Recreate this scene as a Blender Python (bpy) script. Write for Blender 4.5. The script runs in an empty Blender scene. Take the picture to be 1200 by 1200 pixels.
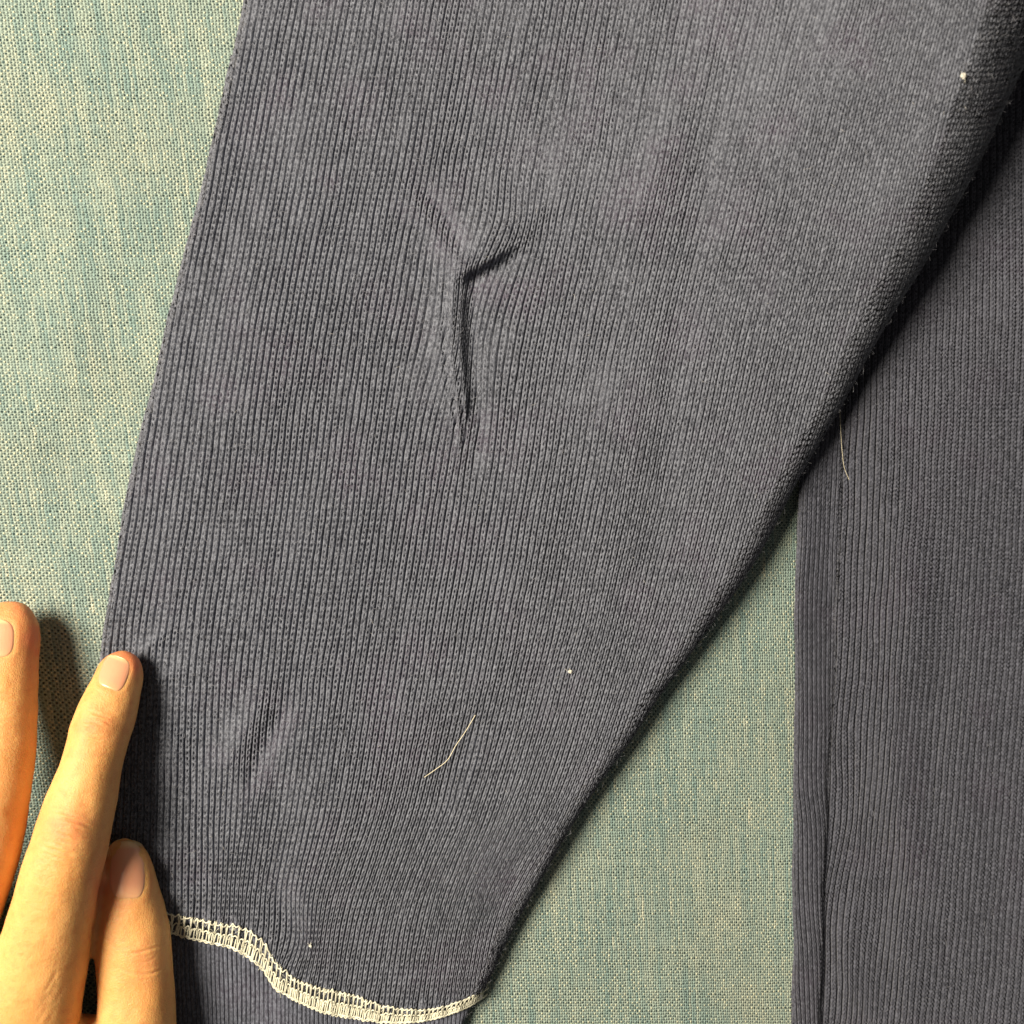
import bpy, bmesh, math, random
import numpy as np
from mathutils import Vector
from mathutils.bvhtree import BVHTree

random.seed(7)
rng = np.random.default_rng(11)
scene = bpy.context.scene
COL = scene.collection

# ------------------------------------------------------------------ camera, light, exposure
S = 0.00025            # one measuring unit of the cloth plan (a quarter of a millimetre) in metres
HC = 1178.0            # camera height over the sofa in those units

cam_d = bpy.data.cameras.new("camera")
cam = bpy.data.objects.new("camera", cam_d)
COL.objects.link(cam)
cam.location = (0, 0, HC * S)
cam_d.sensor_width = 5.2
cam_d.lens = 5.2 * HC / 1200.0
cam_d.clip_start = 0.01
cam_d.clip_end = 20
cam_d.dof.use_dof = True
cam_d.dof.focus_distance = (HC - 36) * S
cam_d.dof.aperture_fstop = 1.2
scene.camera = cam

world = bpy.data.worlds.new("World")
scene.world = world
world.use_nodes = True
bg = world.node_tree.nodes["Background"]
bg.inputs[0].default_value = (1.0, 0.9, 0.76, 1)
bg.inputs[1].default_value = 0.12


def area_lamp(name, loc, target, size, power, color):
    d = bpy.data.lights.new(name, 'AREA')
    d.shape = 'DISK'
    d.size = size
    d.energy = power
    d.color = color
    o = bpy.data.objects.new(name, d)
    COL.objects.link(o)
    o.location = loc
    o.rotation_euler = (Vector(target) - Vector(loc)).to_track_quat('-Z', 'Y').to_euler()
    return o


area_lamp("ceiling_lamp", (-0.64, 0.24, 0.80), (0, 0, 0), 0.50, 31.0, (1.0, 0.875, 0.67))

scene.view_settings.view_transform = 'Standard'
scene.view_settings.look = 'None'
scene.view_settings.exposure = 0.0
scene.view_settings.gamma = 1.0
scene.cycles.use_denoising = True
scene.cycles.max_bounces = 5


# ------------------------------------------------------------------ helpers
def tag(o, label=None, cat=None, group=None, kind=None):
    if label: o["label"] = label
    if cat: o["category"] = cat
    if group: o["group"] = group
    if kind: o["kind"] = kind
    return o


def to_world(px, py, z):
    k = 1.0 - z / HC
    return np.stack([(px - 600) * S * k, (600 - py) * S * k, z * S], axis=-1)


def mesh_np(name, verts, faces, mat, parent=None, uv=None, smooth=True):
    """faces: (n,4) or (n,3) int array; uv: per vertex (n,2)"""
    me = bpy.data.meshes.new(name)
    nf, k = faces.shape
    me.vertices.add(len(verts))
    me.vertices.foreach_set("co", np.ascontiguousarray(verts, dtype=np.float32).ravel())
    me.loops.add(nf * k)
    me.polygons.add(nf)
    me.loops.foreach_set("vertex_index", np.ascontiguousarray(faces, dtype=np.int32).ravel())
    me.polygons.foreach_set("loop_start", np.arange(0, nf * k, k, dtype=np.int32))
    if smooth:
        me.polygons.foreach_set("use_smooth", np.ones(nf, dtype=bool))
    me.update(calc_edges=True)
    me.validate()
    if uv is not None:
        l = me.uv_layers.new(name="UVMap")
        l.data.foreach_set("uv", np.ascontiguousarray(uv[faces.ravel()], dtype=np.float32).ravel())
    me.materials.append(mat)
    o = bpy.data.objects.new(name, me)
    COL.objects.link(o)
    if parent is not None:
        o.parent = parent
    return o


def empty(name, loc=(0, 0, 0)):
    o = bpy.data.objects.new(name, None)
    o.empty_display_size = 0.01
    COL.objects.link(o)
    o.location = loc
    return o


def cubic(xk, yk, x):
    """smooth (Catmull-Rom) interpolation, linear outside; yk may be (n, m) -> row-wise tables"""
    xk = np.asarray(xk, float); yk = np.asarray(yk, float); x = np.asarray(x, float)
    m = np.gradient(yk, xk, axis=0)
    i = np.clip(np.searchsorted(xk, x) - 1, 0, len(xk) - 2)
    h = xk[i + 1] - xk[i]
    t = (x - xk[i]) / h
    tc = np.clip(t, 0, 1)
    if yk.ndim > 1:
        tc = tc[..., None]; h = h[..., None]; t = t[..., None]
    a = (1 + 2 * tc) * (1 - tc) ** 2 * yk[i] + tc * (1 - tc) ** 2 * h * m[i] + tc ** 2 * (3 - 2 * tc) * yk[i + 1] + tc ** 2 * (tc - 1) * h * m[i + 1]
    ext = np.where(t < 0, t * h * m[0], np.where(t > 1, (t - 1) * h * m[-1], 0.0))
    return a + ext


def table2(yk, xk, tab, y, x):
    """bicubic table lookup: y,x same shape arrays"""
    tab = np.asarray(tab, float)
    shp = y.shape
    y = y.ravel(); x = x.ravel()
    cols = cubic(yk, tab, y)                  # (n, ncol)
    xk = np.asarray(xk, float)
    m = np.empty_like(cols)
    m[:, 1:-1] = (cols[:, 2:] - cols[:, :-2]) / (xk[2:] - xk[:-2])
    m[:, 0] = (cols[:, 1] - cols[:, 0]) / (xk[1] - xk[0])
    m[:, -1] = (cols[:, -1] - cols[:, -2]) / (xk[-1] - xk[-2])
    i = np.clip(np.searchsorted(xk, x) - 1, 0, len(xk) - 2)
    r = np.arange(len(x))
    h = xk[i + 1] - xk[i]
    t = (x - xk[i]) / h
    tc = np.clip(t, 0, 1)
    a = (1 + 2 * tc) * (1 - tc) ** 2 * cols[r, i] + tc * (1 - tc) ** 2 * h * m[r, i] + tc ** 2 * (3 - 2 * tc) * cols[r, i + 1] + tc ** 2 * (tc - 1) * h * m[r, i + 1]
    a = a + np.where(t < 0, t * h * m[:, 0], np.where(t > 1, (t - 1) * h * m[:, -1], 0.0))
    return a.reshape(shp)


_lat = rng.random((512, 512))


def vnoise(x, y):
    """smooth value noise in -1..1"""
    xi = np.floor(x).astype(int); yi = np.floor(y).astype(int)
    fx = x - xi; fy = y - yi
    fx = fx * fx * fx * (fx * (6 * fx - 15) + 10); fy = fy * fy * fy * (fy * (6 * fy - 15) + 10)
    L = lambda a, b: _lat[a & 511, b & 511]
    v = (L(xi, yi) * (1 - fx) + L(xi + 1, yi) * fx) * (1 - fy) + (L(xi, yi + 1) * (1 - fx) + L(xi + 1, yi + 1) * fx) * fy
    return v * 2 - 1


def dense(poly, n=240):
    p = np.asarray(poly, float)
    d = np.concatenate([[0], np.cumsum(np.hypot(*np.diff(p, axis=0).T))])
    s = np.linspace(0, d[-1], n)
    return np.stack([cubic(d, p[:, 0], s), cubic(d, p[:, 1], s)], -1)


def line_dist(poly, px, py, reach):
    """signed distance to a polyline (positive on its left hand in image space, y down) and 0..1 along it; NaN-free, 1e3 when out of reach"""
    q = dense(poly, 120)
    d = np.full(px.shape, 1e3); t = np.zeros(px.shape)
    sel = (px > q[:, 0].min() - reach) & (px < q[:, 0].max() + reach) & (py > q[:, 1].min() - reach) & (py < q[:, 1].max() + reach)
    if not sel.any():
        return d, t
    x = px[sel]; y = py[sel]
    tan = np.gradient(q, axis=0)
    tan /= np.linalg.norm(tan, axis=1)[:, None]
    dd = np.empty(len(x)); tt = np.empty(len(x))
    for a in range(0, len(x), 20000):
        X = x[a:a + 20000, None] - q[None, :, 0]; Y = y[a:a + 20000, None] - q[None, :, 1]
        r2 = X * X + Y * Y
        i = r2.argmin(1); k = np.arange(len(i))
        sg = np.sign(tan[i, 0] * Y[k, i] - tan[i, 1] * X[k, i])
        dd[a:a + 20000] = -sg * np.sqrt(r2[k, i])
        tt[a:a + 20000] = i / (len(q) - 1.0)
    d[sel] = dd; t[sel] = tt
    return d, t


def taper(t, a=0.25, b=0.25):
    s = lambda v: v * v * (3 - 2 * v)
    return s(np.clip(t / a, 0, 1)) * s(np.clip((1 - t) / b, 0, 1))


def gs(d, w):
    return np.exp(-(d / w) ** 2)


def sig(v):
    return 1 / (1 + np.exp(-np.clip(v, -40, 40)))


def roll(px, py, z, edge, radius, max_theta=2.7, only=None):
    """bend the cloth plan round an edge: points within radius of the edge and past it wrap under.
    edge: polyline with the cloth on its right hand side when walking along it (image space, y down)."""
    q = dense(edge, 500)
    tan = np.gradient(q, axis=0)
    tan /= np.linalg.norm(tan, axis=1)[:, None]
    nrm = np.stack([tan[:, 1], -tan[:, 0]], -1)      # outward
    R = np.asarray(radius(q[:, 0], q[:, 1]), float)
    al = np.concatenate([[0], np.cumsum(np.hypot(*np.diff(q, axis=0).T))])
    q = q + nrm * (1.2 * vnoise(al / 70, al * 0 + q[0, 0]) + np.where(R < 15, 0.5, 0.0) * vnoise(al / 16, al * 0 + q[0, 1]))[:, None]
    keep = np.ones(px.shape, bool)
    x = px.ravel().copy(); y = py.ravel().copy(); zz = z.ravel().copy(); kp = keep.ravel()
    # only points near the edge or past it need the full search: quick look at a coarse edge first
    qc = q[::25]; nc = nrm[::25]
    near = np.zeros(len(x), bool)
    for a in range(0, len(x), 200000):
        X = x[a:a + 200000, None] - qc[None, :, 0]; Y = y[a:a + 200000, None] - qc[None, :, 1]
        r2 = X * X + Y * Y
        i = r2.argmin(1); k = np.arange(len(i))
        near[a:a + 200000] = (r2[k, i] < (R.max() * 1.2 + 45) ** 2) | (X[k, i] * nc[i, 0] + Y[k, i] * nc[i, 1] > 0)
    if only is not None:
        near &= only.ravel()
    idx = np.nonzero(near)[0]
    for a in range(0, len(idx), 20000):
        sl = idx[a:a + 20000]
        X = x[sl][:, None] - q[None, :, 0]; Y = y[sl][:, None] - q[None, :, 1]
        r2 = X * X + Y * Y
        i = r2.argmin(1); k = np.arange(len(i))
        e = -(X[k, i] * nrm[i, 0] + Y[k, i] * nrm[i, 1])
        # signed distance to the edge, inside positive
        e = np.where(np.abs(e) > 1e-9, np.sign(e) * np.sqrt(r2[k, i]), 0)
        r = R[i]
        th = (r - e) / r
        on = th > 0
        thc = np.clip(th, 0, math.pi)
        off = r - r * np.sin(thc)
        x[sl] = np.where(on, q[i, 0] - nrm[i, 0] * off, x[sl])
        y[sl] = np.where(on, q[i, 1] - nrm[i, 1] * off, y[sl])
        zz[sl] = np.where(on, zz[sl] - r * (1 - np.cos(thc)), zz[sl])
        kp[sl] = th < max_theta
    return x.reshape(px.shape), y.reshape(px.shape), zz.reshape(px.shape), kp.reshape(px.shape)


def grid_faces(nr, nc, keep=None):
    i = np.arange(nr - 1)[:, None] * nc + np.arange(nc - 1)[None, :]
    f = np.stack([i, i + nc, i + nc + 1, i + 1], -1)
    if keep is not None:
        k = keep[:-1, :-1] & keep[1:, :-1] & keep[1:, 1:] & keep[:-1, 1:]
        f = f[k]
    return f.reshape(-1, 4)


def compact(verts, faces, uv):
    used = np.zeros(len(verts), bool)
    used[faces.ravel()] = True
    m = np.cumsum(used) - 1
    return verts[used], m[faces], uv[used]


def grid_normals(P):
    du = np.gradient(P, axis=1); dv = np.gradient(P, axis=0)
    n = np.cross(dv, du)
    l = np.linalg.norm(n, axis=-1, keepdims=True)
    n = n / np.maximum(l, 1e-12)
    return n


# ------------------------------------------------------------------ node helpers
class NT:
    def __init__(self, name):
        self.m = bpy.data.materials.new(name)
        self.m.use_nodes = True
        self.t = self.m.node_tree
        self.n = self.t.nodes
        self.bsdf = self.n["Principled BSDF"]

    def link(self, a, b):
        self.t.links.new(a, b)

    def val(self, inp, v):
        if isinstance(v, (int, float)):
            inp.default_value = v
        elif isinstance(v, (tuple, list)):
            inp.default_value = v
        else:
            self.link(v, inp)

    def math(self, op, a, b=None, c=None, clamp=False):
        n = self.n.new("ShaderNodeMath"); n.operation = op; n.use_clamp = clamp
        self.val(n.inputs[0], a)
        if b is not None: self.val(n.inputs[1], b)
        if c is not None: self.val(n.inputs[2], c)
        return n.outputs[0]

    def mix(self, f, a, b, mode='MIX'):
        n = self.n.new("ShaderNodeMix"); n.data_type = 'RGBA'; n.blend_type = mode
        self.val(n.inputs[0], f)
        ia, ib = [i for i in n.inputs if i.type == 'RGBA']
        for s, v in ((ia, a), (ib, b)):
            self.val(s, tuple(v) + (1,) if isinstance(v, tuple) and len(v) == 3 else v)
        return [o for o in n.outputs if o.type == 'RGBA'][0]

    def noise(self, vec, scale, detail=2, rough=0.5, out=0):
        n = self.n.new("ShaderNodeTexNoise")
        self.link(vec, n.inputs["Vector"])
        n.inputs["Scale"].default_value = scale
        n.inputs["Detail"].default_value = detail
        n.inputs["Roughness"].default_value = rough
        return n.outputs[out]

    def mapr(self, v, a, b, c=0.0, d=1.0):
        n = self.n.new("ShaderNodeMapRange")
        self.val(n.inputs[0], v)
        for i, k in enumerate((a, b, c, d)): n.inputs[i + 1].default_value = k
        return n.outputs[0]

    def coord(self, which):
        return self.n.new("ShaderNodeTexCoord").outputs[which]

    def scale(self, vec, s, loc=(0, 0, 0)):
        n = self.n.new("ShaderNodeMapping")
        self.link(vec, n.inputs[0])
        n.inputs["Scale"].default_value = s
        n.inputs["Location"].default_value = loc
        return n.outputs[0]

    def sep(self, vec):
        n = self.n.new("ShaderNodeSeparateXYZ"); self.link(vec, n.inputs[0]); return n.outputs

    def comb(self, x, y, z=0.0):
        n = self.n.new("ShaderNodeCombineXYZ")
        self.val(n.inputs[0], x); self.val(n.inputs[1], y); self.val(n.inputs[2], z)
        return n.outputs[0]

    def bump(self, h, dist, strength=1.0, normal=None):
        n = self.n.new("ShaderNodeBump")
        n.inputs["Strength"].default_value = strength
        n.inputs["Distance"].default_value = dist
        self.link(h, n.inputs["Height"])
        if normal is not None: self.link(normal, n.inputs["Normal"])
        return n.outputs[0]


# ------------------------------------------------------------------ materials
def knit_material(name, base, light, mottle_amt=1.0):
    m = NT(name)
    g = m.coord("Object")
    uv = m.coord("UV")
    # washed-out dye: broad uneven patches, a faint purple cast in some of them
    big = m.noise(g, 34, 3, 0.55)
    pur = m.noise(m.scale(g, (1, 1, 1), (3.1, 1.7, 0)), 55, 2, 0.5)
    c = m.mix(m.mapr(big, 0.35, 0.68), base, light)
    c = m.mix(m.math('MULTIPLY', m.mapr(pur, 0.52, 0.72), 0.6 * mottle_amt), c, (light[0] * 1.12, light[1] * 0.86, light[2] * 1.0))
    # pale fibre flecks, plus yarn highlights put into the colour of random stitches
    st = m.n.new("ShaderNodeTexWhiteNoise"); st.noise_dimensions = '2D'
    fl = m.n.new("ShaderNodeVectorMath"); fl.operation = 'FLOOR'
    m.link(m.scale(uv, (2, 2, 1)), fl.inputs[0]); m.link(fl.outputs[0], st.inputs["Vector"])
    c = m.mix(m.math('MULTIPLY', m.math('POWER', st.outputs["Value"], 2.0), 0.8), c, (light[0] * 2.0, light[1] * 2.0, light[2] * 1.9))
    fib = m.noise(m.scale(g, (2600, 900, 1500)), 1.0, 3, 0.65)
    c = m.mix(m.mapr(fib, 0.46, 0.68, 0, 1.0), c, (light[0] * 2.7, light[1] * 2.7, light[2] * 2.55))
    m.link(c, m.bsdf.inputs["Base Color"])
    m.bsdf.inputs["Roughness"].default_value = 0.92
    m.bsdf.inputs["Specular IOR Level"].default_value = 0.12
    m.bsdf.inputs["Sheen Weight"].default_value = 0.25
    m.bsdf.inputs["Sheen Roughness"].default_value = 0.6
    m.bsdf.inputs["Sheen Tint"].default_value = (0.8, 0.82, 0.9, 1)
    h = m.noise(m.scale(g, (4200, 2600, 3000)), 1.0, 2, 0.6)
    m.link(m.bump(h, 0.00035, 0.9), m.bsdf.inputs["Normal"])
    return m.m


M_KNIT = knit_material("faded_navy_knit", (0.042, 0.047, 0.066), (0.076, 0.083, 0.112))
M_CUFF = knit_material("navy_cuff_knit", (0.036, 0.040, 0.060), (0.060, 0.066, 0.094))
M_BODY = knit_material("navy_body_knit", (0.022, 0.025, 0.039), (0.040, 0.043, 0.062))  # darker navy, with some of the panel's shade put into the albedo


def sofa_material():
    m = NT("woven_teal_upholstery")
    uv = m.coord("UV")
    g = m.coord("Object")
    wob = m.noise(m.scale(uv, (0.22, 0.22, 1)), 1.0, 2, 0.5, out=1)
    o = m.n.new("ShaderNodeVectorMath"); o.operation = 'MULTIPLY_ADD'
    m.link(wob, o.inputs[0]); o.inputs[1].default_value = (1.1, 1.0, 0); m.link(uv, o.inputs[2])
    s = m.sep(o.outputs[0])
    u, v = s[0], s[1]
    cu = m.math('FLOOR', u); cv = m.math('FLOOR', v)
    fu = m.math('SUBTRACT', m.math('FRACT', u), 0.5)
    fv = m.math('SUBTRACT', m.math('FRACT', v), 0.5)
    par = m.math('MODULO', m.math('ABSOLUTE', m.math('ADD', cu, cv)), 2.0)      # 1: weft on top, 0: warp on top
    ku = m.math('COSINE', m.math('MULTIPLY', fu, math.pi))
    kv = m.math('COSINE', m.math('MULTIPLY', fv, math.pi))
    dome = m.math('MULTIPLY', ku, kv)
    # every warp yarn has its own colour that drifts along its length, thick and thin
    wr = m.noise(m.comb(m.math('MULTIPLY', cu, 7.31), m.math('MULTIPLY', v, 0.020)), 1.0, 2, 0.6)
    wr2 = m.noise(m.comb(m.math('MULTIPLY', cu, 3.77), m.math('MULTIPLY', v, 0.045), 5.0), 1.0, 2, 0.6)
    fr = m.noise(m.comb(m.math('MULTIPLY', cv, 5.13), m.math('MULTIPLY', u, 0.030), 9.0), 1.0, 2, 0.6)
    patch = m.noise(g, 30, 3, 0.6)
    patch2 = m.noise(m.scale(g, (1, 1, 1), (5, 2, 1)), 22, 2, 0.5)
    warp = m.mix(m.mapr(wr, 0.40, 0.62), (0.225, 0.325, 0.315), (0.37, 0.44, 0.385))
    warp = m.mix(m.mapr(wr2, 0.64, 0.78), warp, (0.66, 0.66, 0.52))
    warp = m.mix(m.mapr(patch2, 0.5, 0.75, 0, 0.35), warp, (0.48, 0.46, 0.35))
    weft = m.mix(m.mapr(fr, 0.40, 0.62), (0.020, 0.038, 0.040), (0.11, 0.16, 0.165))
    weft = m.mix(m.mapr(patch, 0.45, 0.65, 0, 0.5), weft, (0.04, 0.08, 0.085))
    cellr = m.n.new("ShaderNodeTexWhiteNoise"); cellr.noise_dimensions = '2D'
    m.link(m.comb(cu, cv), cellr.inputs["Vector"])
    # the dark yarn only shows in the middle of its crossing
    dot = m.math('MULTIPLY', par, m.mapr(dome, 0.15, 0.55))
    dot = m.math('MULTIPLY', dot, m.mapr(cellr.outputs["Value"], 0.0, 0.6, 0.45, 1.0))
    c = m.mix(dot, warp, weft)
    # pale slub beads on some crossings
    bead = m.math('MULTIPLY', m.math('SUBTRACT', 1.0, par), m.mapr(dome, 0.35, 0.8))
    bead = m.math('MULTIPLY', bead, m.mapr(m.math('ADD', cellr.outputs["Value"], m.math('MULTIPLY', m.math('SUBTRACT', patch, 0.5), 1.2)), 0.55, 0.9))
    c = m.mix(m.math('MULTIPLY', bead, 0.8), c, (0.72, 0.70, 0.50))
    m.link(c, m.bsdf.inputs["Base Color"])
    m.bsdf.inputs["Roughness"].default_value = 0.8
    m.bsdf.inputs["Specular IOR Level"].default_value = 0.2
    hh = m.math('ADD', m.math('MULTIPLY', dome, m.math('SUBTRACT', 1.0, m.math('MULTIPLY', par, 0.5))), m.math('MULTIPLY', m.noise(m.scale(g, (3000, 3000, 3000)), 1.0, 2), 0.5))
    m.link(m.bump(hh, 0.00055, 1.0), m.bsdf.inputs["Normal"])
    return m.m


M_SOFA = sofa_material()


def thread_material():
    m = NT("cream_cotton_thread")
    g = m.coord("Object")
    n = m.noise(g, 900, 2)
    m.link(m.mix(n, (0.58, 0.57, 0.46), (0.80, 0.79, 0.67)), m.bsdf.inputs["Base Color"])
    m.bsdf.inputs["Roughness"].default_value = 0.75
    m.link(m.bump(m.noise(g, 4000, 2), 0.0001, 0.6), m.bsdf.inputs["Normal"])
    return m.m


M_THREAD = thread_material()


def plain(name, col, rough=0.7):
    m = NT(name)
    g = m.coord("Object")
    n = m.noise(g, 700, 2)
    m.link(m.mix(n, tuple(c * 0.85 for c in col), tuple(min(1, c * 1.1) for c in col)), m.bsdf.inputs["Base Color"])
    m.bsdf.inputs["Roughness"].default_value = rough
    return m.m


M_HAIR = plain("pale_blond_hair", (0.80, 0.74, 0.56), 0.4)
M_LINT = plain("white_lint", (0.62, 0.61, 0.56), 0.9)
M_PALE = plain("pale_grey_fibre", (0.50, 0.50, 0.52), 0.9)
M_FUZZ = plain("grey_blue_fibre", (0.24, 0.25, 0.30), 0.9)


def skin_material():
    m = NT("skin")
    g = m.coord("Object")
    at = m.n.new("ShaderNodeAttribute"); at.attribute_name = "blush"
    n1 = m.noise(g, 70, 3, 0.55)
    n2 = m.noise(g, 420, 3, 0.6)
    c = m.mix(m.mapr(n1, 0.35, 0.65), (0.68, 0.34, 0.115), (0.75, 0.405, 0.15))
    c = m.mix(m.mapr(n2, 0.48, 0.72, 0, 0.55), c, (0.60, 0.25, 0.085))
    c = m.mix(at.outputs["Fac"], c, (0.66, 0.185, 0.085))
    m.link(c, m.bsdf.inputs["Base Color"])
    m.bsdf.inputs["Subsurface Weight"].default_value = 0.55
    m.bsdf.inputs["Subsurface Radius"].default_value = (1.0, 0.35, 0.18)
    m.bsdf.inputs["Subsurface Scale"].default_value = 0.0036
    m.bsdf.inputs["Roughness"].default_value = 0.52
    m.bsdf.inputs["Specular IOR Level"].default_value = 0.38
    v = m.n.new("ShaderNodeTexVoronoi"); v.feature = 'DISTANCE_TO_EDGE'
    m.link(m.scale(g, (1900, 1300, 1600)), v.inputs["Vector"]); v.inputs["Scale"].default_value = 1.0
    h = m.math('ADD', m.math('MULTIPLY', m.math('MINIMUM', v.outputs["Distance"], 0.25), 1.2), m.math('MULTIPLY', m.noise(g, 900, 3, 0.6), 1.0))
    m.link(m.bump(h, 0.00019, 0.7), m.bsdf.inputs["Normal"])
    return m.m


def nail_material():
    m = NT("fingernail")
    uv = m.coord("UV")
    s = m.sep(uv)
    g = m.coord("Object")
    # v runs from the lunula (0) to the free edge (1)
    c = m.mix(m.mapr(s[1], 0.0, 0.28), (0.74, 0.41, 0.22), (0.70, 0.325, 0.20))
    c = m.mix(m.mapr(s[1], 0.86, 0.93), c, (0.76, 0.50, 0.27))
    c = m.mix(m.mapr(m.noise(g, 300, 2), 0.4, 0.7, 0, 0.3), c, (0.70, 0.36, 0.22))
    m.link(c, m.bsdf.inputs["Base Color"])
    m.bsdf.inputs["Subsurface Weight"].default_value = 0.3
    m.bsdf.inputs["Subsurface Radius"].default_value = (1.0, 0.4, 0.25)
    m.bsdf.inputs["Subsurface Scale"].default_value = 0.0012
    m.bsdf.inputs["Roughness"].default_value = 0.24
    ridges = m.noise(m.comb(m.math('MULTIPLY', s[0], 26.0), m.math('MULTIPLY', s[1], 0.8)), 1.0, 2)
    m.link(m.bump(ridges, 0.00005, 0.5), m.bsdf.inputs["Normal"])
    return m.m


M_SKIN = skin_material()
M_NAIL = nail_material()

# ------------------------------------------------------------------ the sofa seat under everything
def sofa_z(px, py):
    z = 5 * vnoise(px / 210 + 3, py / 260 + 8) + 2.0 * vnoise(px / 90, py / 110)
    z = z + 14 * sig((300 - px) / 90) * sig((420 - py) / 160)      # the seat swells towards the upper left
    d, t = line_dist([(40, 560), (95, 480), (150, 300)], px, py, 120)
    z = z - 2.5 * gs(d, 30) * taper(t)
    return z - 6


gy = np.linspace(-420, 1620, 205)
gx = np.linspace(-520, 1720, 225)
X0, Y0 = np.meshgrid(gx, gy)
lean = cubic([-600, 60, 250, 500, 800, 1800], [0.17, 0.15, 0.12, 0.06, 0.03, 0.02], X0)
PX = X0 + (Y0 - 600) * lean
PZ = sofa_z(PX, Y0)
pitch_x = np.concatenate([[0], np.cumsum(np.diff(gx) / cubic([-600, 0, 400, 800, 1800], [4.05, 3.9, 3.3, 2.8, 2.75], 0.5 * (gx[1:] + gx[:-1])))])
UVs = np.stack([np.broadcast_to(pitch_x[None, :], X0.shape), (1620 - Y0) / 3.25], -1)
sofa = mesh_np("sofa_seat", to_world(PX, Y0, PZ).reshape(-1, 3), grid_faces(*X0.shape), M_SOFA, uv=UVs.reshape(-1, 2))
tag(sofa, "teal and cream woven sofa fabric lying under the top", "sofa", kind="structure")

# ------------------------------------------------------------------ the knitted top
top = empty("knitted_top", (0.02, -0.1, 0))
tag(top, "faded navy ribbed knit top laid flat with its sleeve spread out", "top")
TOP_OFF = np.array(top.location)


def knit_relief(ui, vi, depth, loop, arch, seed, groove=0.105):
    """height (units) of the knit inside its wale: ui wale coordinate, vi course coordinate"""
    a = ui - np.floor(ui) - 0.5
    wale = np.floor(ui)
    aa = np.abs(a)
    course = np.floor(vi)
    r1 = vnoise(wale * 3.7 + seed, vi * 0.55 + seed) * 0.5
    h = -depth * (1 + 0.22 * vnoise(ui * 1.0 + 40, vi * 0.2)) * gs(aa - 0.5, groove)
    h = h - 0.12 * depth * (aa / 0.5) ** 2
    b = vi + 0.12 * r1
    h = h - loop * gs(a + 0.05 * r1, 0.115) * (0.42 + 0.58 * np.cos(2 * math.pi * b)) * (1 + 0.8 * r1)
    h = h + arch * np.cos(2 * math.pi * (b - 1.5 * aa + 0.2)) * (1 + 0.8 * r1) * (1 - gs(aa - 0.5, 0.12))
    return h


def knit_sheet(name, parent, mat, u0, u1, spu, v0, v1, spv, plan, macro, rolls, depth, loop, arch, seed=0.0, openness=None, extra_keep=None):
    """a knitted sheet: wales u0..u1 (spu samples each), courses v0..v1 (spv samples each); plan(u,v)->px,py; macro(px,py)->z"""
    uu = np.arange(int((u1 - u0) * spu) + 1) / spu + u0
    vv = np.arange(int((v1 - v0) * spv) + 1) / spv + v0
    U, V = np.meshgrid(uu, vv)
    px, py = plan(U, V)
    px0, py0 = px, py
    z = macro(px, py)
    keep = np.ones(px.shape, bool)
    if extra_keep is not None:
        keep &= extra_keep(px, py)
    for edge, rad, mt in rolls:
        px, py, z, k = roll(px, py, z, edge, rad, mt, keep)
        keep &= k
    P = to_world(px, py, z)
    N = grid_normals(P)
    op = openness(px0, py0) if openness else 1.0
    P = P + N * (knit_relief(U, V, depth * op, loop, arch, seed) * S)[..., None]
    f = grid_faces(*px.shape, keep=keep)
    v, f, uv = compact((P - TOP_OFF).reshape(-1, 3), f, np.stack([U, V], -1).reshape(-1, 2))
    return mesh_np(name, v, f, mat, parent, uv)


# outlines (clockwise pieces, cloth on the right hand side when walking in image space)
LEFT = [(218, 1330), (207, 1210), (198, 1120), (186, 1070), (146, 1020), (116, 950), (112, 850), (117, 770), (136, 650), (155, 550), (190, 400), (214, 300), (240, 200), (263, 100), (285, 0), (300, -70), (325, -190)]
RIGHT = [(1330, -190), (1272, -60), (1238, 0), (1186, 110), (1145, 197), (1090, 298), (1044, 371), (998, 456), (943, 549), (887, 655), (820, 752), (775, 812), (726, 888), (690, 938), (640, 1018), (610, 1073), (583, 1127), (567, 1160), (535, 1205), (500, 1260)]
SEAM = [(640, 1128), (566, 1166), (520, 1184), (480, 1190), (450, 1186), (410, 1175), (375, 1165), (345, 1155), (325, 1138), (309, 1118), (290, 1102), (265, 1094), (230, 1086), (195, 1078), (120, 1070)]
L_y = np.array([p[1] for p in LEFT][::-1], float); L_x = np.array([p[0] for p in LEFT][::-1], float)
R_y = np.array([p[1] for p in RIGHT], float); R_x = np.array([p[0] for p in RIGHT], float)

HY = [-180, -60, 150, 350, 550, 750, 950, 1060, 1200]
HT = [0, 0.12, 0.3, 0.5, 0.72, 0.87, 1.0]
HTAB = [[24, 48, 84, 128, 176, 198, 184],
        [24, 45, 77, 116, 160, 180, 168],
        [21, 38, 62, 92, 126, 144, 134],
        [17, 30, 46, 66, 90, 102, 92],
        [15, 24, 33, 44, 62, 66, 52],
        [15, 23, 30, 38, 46, 47, 40],
        [16, 22, 29, 34, 40, 41, 36],
        [18, 24, 29, 32, 35, 36, 32],
        [18, 20, 21, 22, 23, 24, 25]]


seam_pts = dense(SEAM, 400)[::-1]
seam_x = seam_pts[:, 0]; seam_y = seam_pts[:, 1]


def seam_at(x):
    return np.interp(x, seam_x, seam_y)


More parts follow.
